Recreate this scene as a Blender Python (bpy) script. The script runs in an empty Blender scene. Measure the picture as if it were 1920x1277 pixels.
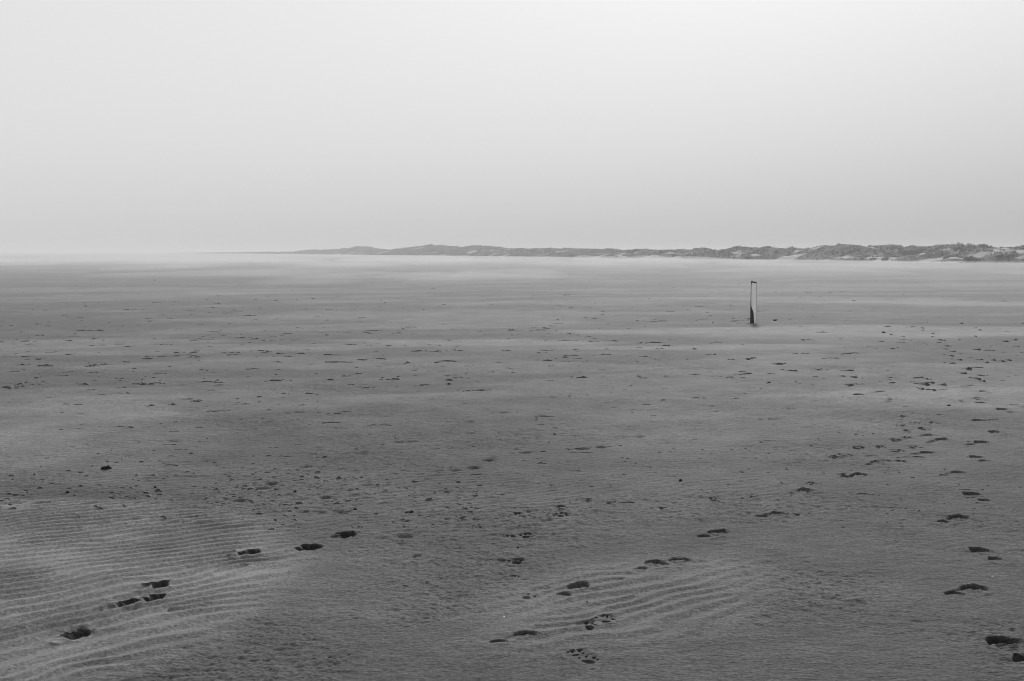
import bpy, bmesh, math, random
import numpy as np

# ------------------------------------------------------------------ camera, sky, sun, exposure
scene = bpy.context.scene
C = scene.collection
CAM_H, F_PX, HORIZON = 1.65, 1867.0, 472.0          # metres; focal length and horizon row on the 1920 x 1277 photograph
TILT = math.atan((638.5 - HORIZON) / F_PX)

cam_data = bpy.data.cameras.new('camera')
cam_data.sensor_width = 36.0
cam_data.lens = 36.0 * F_PX / 1920.0
cam_data.clip_start = 0.05
cam_data.clip_end = 9000.0
cam = bpy.data.objects.new('camera', cam_data)
cam.location = (0, 0, CAM_H)
cam.rotation_euler = (math.pi / 2 - TILT, 0, 0)
C.objects.link(cam)
scene.camera = cam

SUN_EL, SUN_AZ, SUN_STRENGTH, SUN_ANGLE = 33.0, 12.0, 5.0, 6.0     # azimuth: degrees to the right of straight ahead
world = bpy.data.worlds.new('World')
scene.world = world
world.use_nodes = True


def build_world():
    nt = world.node_tree
    n, l = nt.nodes, nt.links
    n.clear()
    out = n.new('ShaderNodeOutputWorld')
    bg = n.new('ShaderNodeBackground')
    l.new(bg.outputs[0], out.inputs[0])
    sky = n.new('ShaderNodeTexSky')
    sky.sky_type = 'NISHITA'
    sky.sun_disc = False
    sky.sun_elevation = math.radians(SUN_EL)
    sky.sun_rotation = math.radians(SUN_AZ)
    sky.air_density = 1.0
    sky.dust_density = 4.0
    bw = n.new('ShaderNodeRGBToBW')
    l.new(sky.outputs[0], bw.inputs[0])
    tc = n.new('ShaderNodeTexCoord')
    sep = n.new('ShaderNodeSeparateXYZ')
    l.new(tc.outputs['Generated'], sep.inputs[0])
    # overcast cover: darkest at the horizon, brightening upwards
    ramp = n.new('ShaderNodeValToRGB')
    ramp.color_ramp.interpolation = 'B_SPLINE'
    stops = [(0.0, 0.55), (0.04, 0.60), (0.10, 0.70), (0.17, 0.775), (0.25, 0.85), (0.45, 0.90), (1.0, 0.90)]
    el = ramp.color_ramp.elements
    while len(el) > 1:
        el.remove(el[-1])
    el[0].position = stops[0][0]
    el[0].color = (stops[0][1],) * 3 + (1,)
    for p, v in stops[1:]:
        e = el.new(p)
        e.color = (v, v, v, 1)
    l.new(sep.outputs['Z'], ramp.inputs[0])

    def m(op, a, b, c=None):
        q = n.new('ShaderNodeMath')
        q.operation = op
        for i, v in enumerate((a, b, c)):
            if v is None:
                continue
            if isinstance(v, (int, float)):
                q.inputs[i].default_value = v
            else:
                l.new(v, q.inputs[i])
        return q.outputs[0]
    mr = n.new('ShaderNodeMapRange')
    mr.inputs['From Min'].default_value = 0.0
    mr.inputs['From Max'].default_value = 0.24
    mr.inputs['To Min'].default_value = -0.36
    mr.inputs['To Max'].default_value = 0.06
    l.new(sep.outputs['Z'], mr.inputs['Value'])
    side = m('MULTIPLY_ADD', mr.outputs[0], sep.outputs['X'], 1.0)      # mist thicker (brighter) low on the left
    front = m('MULTIPLY_ADD', sep.outputs['Y'], 0.19, 0.81)             # brighter towards the veiled sun
    cover = m('MULTIPLY', m('MULTIPLY', ramp.outputs[0], side), front)
    clear = m('MULTIPLY', bw.outputs[0], 0.08)
    tot = m('ADD', m('MULTIPLY', cover, 0.94), m('MULTIPLY', clear, 0.06))
    comb = n.new('ShaderNodeCombineColor')
    for i in range(3):
        l.new(tot, comb.inputs[i])
    l.new(comb.outputs[0], bg.inputs['Color'])
    bg.inputs['Strength'].default_value = 1.0


build_world()

sun_data = bpy.data.lights.new('sun', 'SUN')
sun_data.energy = SUN_STRENGTH
sun_data.angle = math.radians(SUN_ANGLE)
sun_data.color = (1, 1, 1)
sun = bpy.data.objects.new('sun', sun_data)
_a, _e = math.radians(SUN_AZ), math.radians(SUN_EL)
from mathutils import Vector
sun.rotation_euler = Vector((math.sin(_a) * math.cos(_e), math.cos(_a) * math.cos(_e), math.sin(_e))).to_track_quat('Z', 'Y').to_euler()
sun.location = (6, 20, 30)
C.objects.link(sun)

scene.render.engine = 'CYCLES'
scene.view_settings.view_transform = 'Standard'
scene.view_settings.look = 'None'
scene.view_settings.exposure = 0.0
scene.view_settings.gamma = 1.0
scene.cycles.volume_bounces = 4
scene.cycles.max_bounces = 8
scene.cycles.diffuse_bounces = 3
scene.cycles.use_adaptive_sampling = False
scene.cycles.use_denoising = True
scene.cycles.filter_width = 1.0
scene.cycles.denoiser = 'OPENIMAGEDENOISE'
scene.cycles.denoising_input_passes = 'RGB_ALBEDO_NORMAL'
scene.cycles.denoising_prefilter = 'ACCURATE'

# ------------------------------------------------------------------ helpers
rng = np.random.default_rng(11)
random.seed(5)


def px(u, v):
    """pixel of the 1920 x 1277 photograph -> (x, y) on the beach plane"""
    xc, yc = (u - 960.0) / F_PX, (638.5 - v) / F_PX
    dy = math.cos(TILT) + yc * math.sin(TILT)
    dz = -math.sin(TILT) + yc * math.cos(TILT)
    t = CAM_H / -dz
    return xc * t, dy * t


def _hash(ix, iy, seed):
    h = (ix.astype(np.int64) * 374761393 + iy.astype(np.int64) * 668265263 + seed * 974634777) & 0xFFFFFFFF
    h = ((h ^ (h >> 13)) * 1274126177) & 0xFFFFFFFF
    h = h ^ (h >> 16)
    return (h & 0xFFFFFF).astype(np.float32) / np.float32(0x800000) - 1.0


def noise(x, y, seed=0):
    """value noise in -1..1"""
    x0, y0 = np.floor(x), np.floor(y)
    fx, fy = (x - x0).astype(np.float32), (y - y0).astype(np.float32)
    fx = fx * fx * fx * (fx * (fx * 6 - 15) + 10)
    fy = fy * fy * fy * (fy * (fy * 6 - 15) + 10)
    a, b = _hash(x0, y0, seed), _hash(x0 + 1, y0, seed)
    c, d = _hash(x0, y0 + 1, seed), _hash(x0 + 1, y0 + 1, seed)
    return (a + (b - a) * fx) * (1 - fy) + (c + (d - c) * fx) * fy


def fbm(x, y, seed=0, octaves=3):
    s, a, t = 0, 1.0, 0
    for k in range(octaves):
        s = s + a * noise(x * 2 ** k + 17.3 * k, y * 2 ** k - 9.1 * k, seed + k)
        t += a
        a *= 0.5
    return s / t


def sstep(a, b, x):
    t = np.clip((x - a) / (b - a), 0, 1)
    return t * t * (3 - 2 * t)


def mesh_from_arrays(name, verts, faces, mats, attrs=None, smooth=True):
    """verts (n,3), faces (m,4) or (m,3) int array"""
    me = bpy.data.meshes.new(name)
    nv, nf, k = len(verts), len(faces), faces.shape[1]
    me.vertices.add(nv)
    me.vertices.foreach_set('co', np.ascontiguousarray(verts, dtype=np.float32).ravel())
    me.loops.add(nf * k)
    me.loops.foreach_set('vertex_index', np.ascontiguousarray(faces, dtype=np.int32).ravel())
    me.polygons.add(nf)
    me.polygons.foreach_set('loop_start', np.arange(0, nf * k, k, dtype=np.int32))
    me.polygons.foreach_set('use_smooth', np.full(nf, smooth, dtype=bool))
    for m in mats:
        me.materials.append(m)
    for an, av in (attrs or {}).items():
        at = me.attributes.new(an, 'FLOAT', 'POINT')
        at.data.foreach_set('value', np.ascontiguousarray(av, dtype=np.float32))
    me.update(calc_edges=True)
    me.validate()
    return me


def link(name, me, parent=None, loc=(0, 0, 0), **props):
    o = bpy.data.objects.new(name, me)
    C.objects.link(o)
    o.location = loc
    if parent is not None:
        o.parent = parent
    for k, v in props.items():
        o[k] = v
    return o


# ------------------------------------------------------------------ materials (all greys: the photograph is black and white)
def new_mat(name):
    m = bpy.data.materials.new(name)
    m.use_nodes = True
    nt = m.node_tree
    nt.nodes.clear()
    out = nt.nodes.new('ShaderNodeOutputMaterial')
    b = nt.nodes.new('ShaderNodeBsdfPrincipled')
    nt.links.new(b.outputs[0], out.inputs[0])
    return m, nt, b, out


def nodes_noise(nt, vec, scale, detail=2.0, rough=0.5):
    t = nt.nodes.new('ShaderNodeTexNoise')
    t.inputs['Scale'].default_value = scale
    t.inputs['Detail'].default_value = detail
    t.inputs['Roughness'].default_value = rough
    nt.links.new(vec, t.inputs['Vector'])
    return t.outputs['Fac']


def nodes_math(nt, op, a, b, c=None):
    q = nt.nodes.new('ShaderNodeMath')
    q.operation = op
    for i, v in enumerate((a, b, c)):
        if v is None:
            continue
        if isinstance(v, (int, float)):
            q.inputs[i].default_value = v
        else:
            nt.links.new(v, q.inputs[i])
    return q.outputs[0]


def nodes_scaled(nt, vec, s, rot=0.0):
    mp = nt.nodes.new('ShaderNodeMapping')
    mp.inputs['Scale'].default_value = s
    mp.inputs['Rotation'].default_value = (0, 0, rot)
    nt.links.new(vec, mp.inputs['Vector'])
    return mp.outputs[0]


DAMP, DRY = 0.067, 0.155


def make_sand():
    m, nt, b, out = new_mat('sand')
    geo = nt.nodes.new('ShaderNodeNewGeometry')
    P = geo.outputs['Position']
    at = nt.nodes.new('ShaderNodeAttribute')
    at.attribute_name = 'dry'
    grain = nodes_noise(nt, P, 330.0, 2.0, 0.65)
    speck = nodes_noise(nt, P, 62.0, 3.0, 0.75)
    streak = nodes_noise(nt, nodes_scaled(nt, P, (4.0, 13.0, 8.0), 0.12), 1.0, 5.0, 0.65)
    blot = nodes_noise(nt, P, 2.3, 3.0, 0.55)
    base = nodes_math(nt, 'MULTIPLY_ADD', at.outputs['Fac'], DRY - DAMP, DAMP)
    g = nodes_math(nt, 'MULTIPLY_ADD', nodes_math(nt, 'SUBTRACT', grain, 0.5), 2.0, 1.0)
    s = nodes_math(nt, 'MULTIPLY_ADD', nodes_math(nt, 'SUBTRACT', speck, 0.5), 2.1, 1.0)
    t = nodes_math(nt, 'MULTIPLY_ADD', nodes_math(nt, 'SUBTRACT', streak, 0.5), 0.75, 1.0)
    bl = nodes_math(nt, 'MULTIPLY_ADD', nodes_math(nt, 'SUBTRACT', blot, 0.5), 0.6, 1.0)
    v = nodes_math(nt, 'MULTIPLY', nodes_math(nt, 'MULTIPLY', base, g), nodes_math(nt, 'MULTIPLY', nodes_math(nt, 'MULTIPLY', s, t), bl))
    cc = nt.nodes.new('ShaderNodeCombineColor')
    for i in range(3):
        nt.links.new(v, cc.inputs[i])
    nt.links.new(cc.outputs[0], b.inputs['Base Color'])
    b.inputs['Roughness'].default_value = 0.95
    b.inputs['Specular IOR Level'].default_value = 0.12
    # fine relief: grains and wind-combed crust
    fine = nodes_noise(nt, nodes_scaled(nt, P, (1.0, 1.9, 1.0), 0.1), 60.0, 3.0, 0.65)
    comb = nodes_noise(nt, nodes_scaled(nt, P, (11.0, 27.0, 20.0), 0.12), 1.0, 4.0, 0.7)
    damp = nodes_math(nt, 'SUBTRACT', 1.15, at.outputs['Fac'])
    h = nodes_math(nt, 'MULTIPLY_ADD', nodes_math(nt, 'MULTIPLY', comb, damp), 2.2, fine)
    h = nodes_math(nt, 'MULTIPLY_ADD', grain, 0.35, h)
    bp = nt.nodes.new('ShaderNodeBump')
    bp.inputs['Strength'].default_value = 0.9
    bp.inputs['Distance'].default_value = 0.008
    nt.links.new(h, bp.inputs['Height'])
    nt.links.new(bp.outputs[0], b.inputs['Normal'])
    return m


def make_plain(name, val, rough=0.8, scale=40.0, var=0.6, bump=0.0, spec=0.2):
    m, nt, b, out = new_mat(name)
    geo = nt.nodes.new('ShaderNodeTexCoord')
    f = nodes_noise(nt, geo.outputs['Object'], scale, 4.0, 0.6)
    v = nodes_math(nt, 'MULTIPLY', nodes_math(nt, 'MULTIPLY_ADD', nodes_math(nt, 'SUBTRACT', f, 0.5), var, 1.0), val)
    cc = nt.nodes.new('ShaderNodeCombineColor')
    for i in range(3):
        nt.links.new(v, cc.inputs[i])
    nt.links.new(cc.outputs[0], b.inputs['Base Color'])
    b.inputs['Roughness'].default_value = rough
    b.inputs['Specular IOR Level'].default_value = spec
    if bump:
        bp = nt.nodes.new('ShaderNodeBump')
        bp.inputs['Strength'].default_value = 0.8
        bp.inputs['Distance'].default_value = bump
        nt.links.new(f, bp.inputs['Height'])
        nt.links.new(bp.outputs[0], b.inputs['Normal'])
    return m


def make_wood(name, val, var, rough=0.85):
    """grain running up the post, weather streaks"""
    m, nt, b, out = new_mat(name)
    tc = nt.nodes.new('ShaderNodeTexCoord')
    f = nodes_noise(nt, nodes_scaled(nt, tc.outputs['Object'], (70, 70, 3.0)), 1.0, 4.0, 0.6)
    g = nodes_noise(nt, nodes_scaled(nt, tc.outputs['Object'], (16, 16, 2.2)), 1.0, 3.0, 0.6)
    k = nodes_math(nt, 'MULTIPLY_ADD', nodes_math(nt, 'SUBTRACT', f, 0.5), var, 1.0)
    k2 = nodes_math(nt, 'MULTIPLY_ADD', nodes_math(nt, 'SUBTRACT', g, 0.5), var * 0.8, 1.0)
    v = nodes_math(nt, 'MULTIPLY', nodes_math(nt, 'MULTIPLY', k, k2), val)
    cc = nt.nodes.new('ShaderNodeCombineColor')
    for i in range(3):
        nt.links.new(v, cc.inputs[i])
    nt.links.new(cc.outputs[0], b.inputs['Base Color'])
    b.inputs['Roughness'].default_value = rough
    b.inputs['Specular IOR Level'].default_value = 0.2
    bp = nt.nodes.new('ShaderNodeBump')
    bp.inputs['Strength'].default_value = 0.7
    bp.inputs['Distance'].default_value = 0.002
    nt.links.new(f, bp.inputs['Height'])
    nt.links.new(bp.outputs[0], b.inputs['Normal'])
    return m


def make_volume(name, density, col=0.78, aniso=0.0):
    m = bpy.data.materials.new(name)
    m.use_nodes = True
    nt = m.node_tree
    nt.nodes.clear()
    out = nt.nodes.new('ShaderNodeOutputMaterial')
    v = nt.nodes.new('ShaderNodeVolumePrincipled')
    v.inputs['Color'].default_value = (col, col, col, 1)
    v.inputs['Density'].default_value = density
    v.inputs['Anisotropy'].default_value = aniso
    nt.links.new(v.outputs[0], out.inputs['Volume'])
    return m


def make_dune_sand():
    m, nt, b, out = new_mat('dune_sand')
    geo = nt.nodes.new('ShaderNodeNewGeometry')
    at = nt.nodes.new('ShaderNodeAttribute')
    at.attribute_name = 'veg'
    f = nodes_noise(nt, geo.outputs['Position'], 0.8, 4.0, 0.6)
    f2 = nodes_noise(nt, geo.outputs['Position'], 3.0, 3.0, 0.6)
    veg = nodes_math(nt, 'MULTIPLY', nodes_math(nt, 'MULTIPLY_ADD', f2, 0.9, 0.55), 0.062)
    bare = nodes_math(nt, 'MULTIPLY_ADD', f, 0.10, 0.22)
    mx = nt.nodes.new('ShaderNodeMix')
    nt.links.new(at.outputs['Fac'], mx.inputs[0])
    nt.links.new(bare, mx.inputs[2])
    nt.links.new(veg, mx.inputs[3])
    cc = nt.nodes.new('ShaderNodeCombineColor')
    for i in range(3):
        nt.links.new(mx.outputs[0], cc.inputs[i])
    nt.links.new(cc.outputs[0], b.inputs['Base Color'])
    b.inputs['Roughness'].default_value = 0.95
    b.inputs['Specular IOR Level'].default_value = 0.05
    return m


M_SAND = make_sand()
M_DUNE = make_dune_sand()
M_GRASS = make_plain('marram_grass', 0.062, 0.9, 0.6, 0.9)
M_WOOD = make_wood('dark_weathered_wood', 0.012, 1.2)
M_PAINT = make_wood('worn_white_paint', 0.92, 0.16, 0.6)
M_BLACK = make_plain('wet_black_debris', 0.010, 0.95, 60.0, 0.9, 0.004, 0.04)
M_PEBBLE = make_plain('dark_pebble', 0.018, 0.95, 120.0, 0.8, 0.002, 0.04)
M_SHELL = make_plain('white_shell', 0.78, 0.5, 90.0, 0.3, 0.001, 0.4)

# ------------------------------------------------------------------ the beach: one height field, denser near the camera
R_STEPS = [1.2]
while R_STEPS[-1] < 3000:
    r = R_STEPS[-1]
    k = 0.40 if r < 15 else 0.40 + 0.35 * min(1, (r - 15) / 15)
    R_STEPS.append(r + (0.03 if r < 2.4 else 0.011 if r < 3.5 else min(max(0.0042, k * r * r / 1643.0), 0.22 * r)))
R = np.array(R_STEPS)
fine = np.arange(-33.5, 33.5, math.degrees(1.22 / 996.0))
coarse_r = np.concatenate([np.arange(33.5, 42, 0.25), np.arange(42, 180, 3.0)])
A = np.radians(np.concatenate([-coarse_r[::-1], fine[1:], coarse_r]))     # the two ends meet behind the camera (closed below)
NR, NA = len(R), len(A)
X = (R[:, None] * np.sin(A)[None, :]).astype(np.float64)
Y = (R[:, None] * np.cos(A)[None, :]).astype(np.float64)


def ellipse_mask(cx, cy, rx, ry, rot=0.0, soft=0.35, wob=0.25, seed=3):
    c, s = math.cos(rot), math.sin(rot)
    dx, dy = X - cx, Y - cy
    q = np.sqrt(((dx * c + dy * s) / rx) ** 2 + ((-dx * s + dy * c) / ry) ** 2)
    q = q + wob * fbm(X * 1.1, Y * 1.1, seed, 2)
    return 1 - sstep(1 - soft, 1 + soft, q)


# slow undulation of the flat, stretched along the shore
Z = 0.030 * fbm(X / 9.0, Y / 4.0, 1, 2) * sstep(4, 14, Y) + 0.012 * fbm(X / 2.2, Y / 0.9, 4, 2)

# --- ripple fields
fade = 1 - sstep(16, 26, R)[:, None]
d_tab = np.linspace(0, 60, 1201)
fp_tab = 1.25 + 0.55 * sstep(3.8, 6.5, d_tab)
F_tab = np.concatenate([[0], np.cumsum((fp_tab[1:] + fp_tab[:-1]) / 2 * np.diff(d_tab))])
phase = (np.interp(Y, d_tab, F_tab) - 0.88 * X) / 0.162
phase = phase + 1.15 * fbm(X / 0.95, Y / 0.8, 21, 2) + 0.42 * noise(X / 0.28, Y / 0.22, 24)
rf = random.Random(8)
for q in range(34):                                                             # crests fork and end at dislocations
    fx_, fy_ = (rf.uniform(-4.4, -1.2), rf.uniform(3.6, 6.6)) if q < 24 else (rf.uniform(-0.2, 1.3), rf.uniform(4.1, 5.2))
    phase = phase + (1 if q % 2 else -1) * np.arctan2(Y - fy_, X - fx_) / (2 * math.pi)
fr = phase - np.floor(phase)
# asymmetric ripple: steeper lee towards the camera, sharp crest, longer far flank
prof = np.where(fr < 0.42, sstep(-0.02, 0.46, fr), 1 - (np.clip((fr - 0.42) / 0.58, 0, 1)) ** 0.8) - 0.5
left_field = ellipse_mask(-2.80, 4.72, 1.66, 1.50, 0.42, 0.11, 0.13, 31)
left_field = np.maximum(left_field, ellipse_mask(-3.1, 5.4, 1.45, 1.05, 0.3, 0.14, 0.13, 37))
mid_field = ellipse_mask(0.55, 4.62, 0.80, 0.52, 0.50, 0.35, 0.2, 32)
far_left = ellipse_mask(-3.9, 8.4, 1.1, 1.5, 0.2, 0.4, 0.3, 33)
far_mid = ellipse_mask(2.3, 9.3, 1.9, 0.85, 0.15, 0.45, 0.3, 34)
far_right = ellipse_mask(5.0, 11.2, 1.6, 0.9, 0.0, 0.45, 0.3, 35)
amp_mod = 0.8 + 0.5 * fbm(X / 0.6, Y / 0.4, 26, 2)
amp = (0.0185 * left_field + 0.0125 * mid_field + 0.0075 * far_left + 0.004 * far_mid + 0.005 * far_right)
amp = np.minimum(amp, 0.021) * np.clip(amp_mod, 0.25, 1.2) * fade
near_boost = 1 + 0.35 * (1 - sstep(3.9, 4.7, Y))
Z += prof * amp * near_boost
# drift bodies stand a little proud of the damp flat
Z += 0.020 * left_field + 0.012 * mid_field + 0.010 * far_left
# faint waviness everywhere else
Z += prof * 0.0016 * fade * (1 - sstep(0.0, 0.004, amp))

# --- damp crust: combed micro relief
crust = (1 - np.clip(left_field + 0.8 * mid_field + 0.6 * far_left, 0, 1)) * fade * (0.35 + 1.0 * sstep(-0.25, 0.35, fbm(X / 1.2, Y / 0.8, 43, 3)))
Z += crust * (0.0040 * fbm(X * 2.8 + Y * 0.5, Y * 7.0, 41, 3) + 0.0030 * noise(X * 11.0, Y * 18.0, 45) + 0.0033 * noise(X * 30.0, Y * 38.0, 46) + 0.0026 * noise(X * 70.0, Y * 80.0, 47))
lumpy = sstep(0.15, 0.6, fbm(X / 1.6, Y / 0.8, 48, 2)) * crust
Z += lumpy * 0.006 * np.clip(noise(X * 8.0, Y * 17.0, 49), 0, 1)
# clod belt in the left middle distance, combed by the wind
belt = ellipse_mask(-1.6, 6.75, 2.9, 1.0, 0.0, 0.4, 0.4, 51) * fade
Z += belt * 0.013 * np.clip(noise(X * 7.0 + 3, Y * 13.0, 52) - 0.35, 0, 1)
Z += belt * 0.0045 * prof

# --- dryness (paler, loose, wind-blown sand) of the surface
dry = 0.74 * left_field + 0.32 * mid_field + 0.36 * far_left + 0.26 * far_mid + 0.28 * far_right
bands = fbm(X / 5.0 + 2.1, Y / 2.0 - X * 0.10, 61, 4)
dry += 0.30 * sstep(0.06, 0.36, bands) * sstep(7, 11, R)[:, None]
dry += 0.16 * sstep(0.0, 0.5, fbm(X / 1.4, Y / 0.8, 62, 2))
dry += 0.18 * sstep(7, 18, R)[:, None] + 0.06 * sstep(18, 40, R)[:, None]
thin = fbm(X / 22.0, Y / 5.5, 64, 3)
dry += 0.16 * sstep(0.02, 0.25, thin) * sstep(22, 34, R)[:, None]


def band(u0, v0, u1, v1, half, amt, seed):
    """tongue of pale blown sand between two pixels; half = half depth in metres at its middle"""
    (xa, ya), (xb, yb) = px(u0, v0), px(u1, v1)
    t = np.clip(((X - xa) * (xb - xa) + (Y - ya) * (yb - ya)) / ((xb - xa) ** 2 + (yb - ya) ** 2), 0, 1)
    yc = ya + (yb - ya) * t
    xc = xa + (xb - xa) * t
    w = half * (0.35 + 0.65 * np.sin(np.pi * np.clip(t, 0.02, 0.98)))
    q = np.hypot((Y - yc) / w, (X - xc) / (2.5 * w)) + 0.45 * fbm(X / 2.5, Y / 1.0, seed, 2)
    return amt * (1 - sstep(0.45, 1.25, q))


for i, bnd in enumerate([(-150, 648, 330, 640, 1.3, 0.75), (400, 600, 860, 585, 1.8, 0.7), (200, 690, 900, 672, 0.8, 0.5),
                         (1150, 624, 2080, 619, 1.8, 1.3), (1130, 655, 1500, 648, 0.8, 0.6), (1500, 742, 1900, 735, 0.7, 0.65),
                         (700, 640, 1150, 655, 1.1, 0.5), (600, 690, 1250, 690, 0.7, 0.45), (1350, 560, 2000, 572, 2.2, 0.6),
                         (0, 560, 520, 548, 2.4, 0.6), (900, 572, 1300, 562, 2.0, 0.5), (60, 770, 250, 745, 0.9, 0.5)]):
    dry += 0.5 * band(*bnd, 70 + i)
dry = np.clip(dry, 0, 1)
Z += 0.012 * dry * sstep(7, 12, R)[:, None]

# ------------------------------------------------------------------ prints pressed into the sand
label = np.full((NR, NA), -1, dtype=np.int32)
PRINTS = []
OY = np.zeros_like(X)


def window(cx, cy, rad):
    r0, a0 = math.hypot(cx, cy), math.atan2(cx, cy)
    i0, i1 = np.searchsorted(R, r0 - rad), np.searchsorted(R, r0 + rad)
    da = rad / r0
    j0, j1 = np.searchsorted(A, a0 - da), np.searchsorted(A, a0 + da)
    return slice(max(i0, 1), min(i1, NR - 2)), slice(max(j0, 1), min(j1, NA - 2))


def lobe(x, y, cx, cy, rx, ry, rot):
    c, s = math.cos(rot), math.sin(rot)
    dx, dy = x - cx, y - cy
    return np.sqrt(((dx * c + dy * s) / rx) ** 2 + ((-dx * s + dy * c) / ry) ** 2)


def press(name, cx, cy, rad, holes, depth, seed, rim=0.005, soft=0.22, rough=0.004, own=True, slope=0.95, under=0.7, lip=0.0, taper_ends=True, trench=False):
    """holes: (x, y, rx, ry, rot, relative depth). The union of the lobes is pushed down with a crumbly edge and a raised rim."""
    si, sj = window(cx, cy, rad * 1.6)
    x, y = X[si, sj], Y[si, sj]
    if x.size < 12:
        return
    wx = 0.009 * noise(x * 28, y * 28, seed) + 0.004 * noise(x * 85, y * 85, seed + 1)
    wy = 0.009 * noise(x * 28, y * 28, seed + 2) + 0.004 * noise(x * 85, y * 85, seed + 3)
    dep = np.zeros_like(x)
    near = np.full_like(x, 9.0)
    for (hx, hy, rx, ry, rot, rel) in holes:
        q = lobe(x + wx * min(1, rx / 0.028), y + wy * min(1, rx / 0.028), hx, hy, rx, ry, rot)
        near = np.minimum(near, (q - 1) * min(rx, ry))
        ramp = np.clip(0.5 + 0.5 * (y - hy) / ry, 0, 1)                 # pushed deepest at the far edge, rising towards the near one
        if trench:                                                      # sole pressed in along its far edge, flatter floor before it
            tx_ = (x - hx) / rx
            far_edge = hy + ry * np.sqrt(np.clip(1 - tx_ ** 2, 0, 1))
            ramp = 0.22 + 0.78 * (1 - sstep(0.30, 1.0, (far_edge - y) / ry))
        ex = math.hypot(rx * math.cos(rot), ry * math.sin(rot))
        taper = np.sqrt(np.clip(1.02 - ((x - hx) / (1.08 * ex)) ** 2, 0, 1)) if taper_ends else 1.0
        dep = np.maximum(dep, rel * taper * (1 - slope + slope * ramp) * (1 - sstep(1 - soft, 1 + 0.5 * soft, q)))
    inside = np.clip(dep, 0, 1)
    z = Z[si, sj]
    base = z.mean() * 0.5 + z * 0.5
    floor = base - depth * dep + rough * inside * noise(x * 45, y * 45, seed + 7)
    znew = z * (1 - np.minimum(inside * 1.6, 1)) + floor * np.minimum(inside * 1.6, 1)
    ring = np.exp(-((near - 0.014) / 0.012) ** 2) * (1 - np.minimum(inside * 3, 1))
    znew = znew + rim * ring * (0.55 + 0.75 * noise(x * 30, y * 30, seed + 9))
    if lip:                                                             # sand shoved up behind the far edge
        znew = znew + lip * np.exp(-(np.maximum(near, 0) / 0.045) ** 2) * (1 - np.minimum(inside * 3, 1)) * sstep(-0.02, 0.03, y - holes[0][1])
    Z[si, sj] = znew
    OY[si, sj] = np.maximum(OY[si, sj], under * depth * dep)                                   # crumbling crust overhangs the far edge
    dry[si, sj] = dry[si, sj] * (1 - 0.4 * np.minimum(inside * 2, 1))           # sand colour darkened inside the print, painted in to deepen its shade
    if own:
        k = len(PRINTS)
        PRINTS.append(name)
        lab = label[si, sj]
        lab[near < 0.022] = k
        label[si, sj] = lab


def boot(ua, va, ub, vb, depth=0.036, size=1.0, seed=0, tread=True, soft=0.14):
    """A = deeper, larger lobe; B = the other end of the sole"""
    (xa, ya), (xb, yb) = px(ua, va), px(ub, vb)
    dx, dy = xb - xa, yb - ya
    L = max(math.hypot(dx, dy), 1e-3)
    want = 0.128 * size
    dx, dy = dx / L * want, dy / L * want
    rot = math.atan2(dy, dx)
    xb, yb = xa + dx, ya + dy
    holes = [(xa, ya, 0.066 * size, 0.050 * size, rot, 1.0), (xb, yb, 0.050 * size, 0.040 * size, rot, 0.62),
             ((xa + xb) / 2, (ya + yb) / 2, 0.07 * size, 0.030 * size, rot, 0.25)]
    depth *= 0.78
    press('boot_print', (xa + xb) / 2, (ya + yb) / 2, 0.19 * size, holes, depth * 0.95, seed * 13 + 101, soft=soft, lip=depth * 0.15, slope=1.0, trench=True, under=0.75)
    if tread and va > 850:
        si, sj = window(xa, ya, 0.12)
        x, y = X[si, sj], Y[si, sj]
        c, s = math.cos(rot), math.sin(rot)
        lx, ly = (x - xa) * c + (y - ya) * s, -(x - xa) * s + (y - ya) * c
        q = np.sqrt((lx / (0.068 * size)) ** 2 + (ly / (0.046 * size)) ** 2)
        bars = np.clip(np.sin(lx * 2 * math.pi / 0.026 + 14 * ly), 0, 1) * (1 - sstep(0.55, 0.9, q))
        Z[si, sj] += 0.008 * bars * (0.4 + 0.6 * (noise(x * 30, y * 30, seed + 400) > -0.3))


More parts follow.
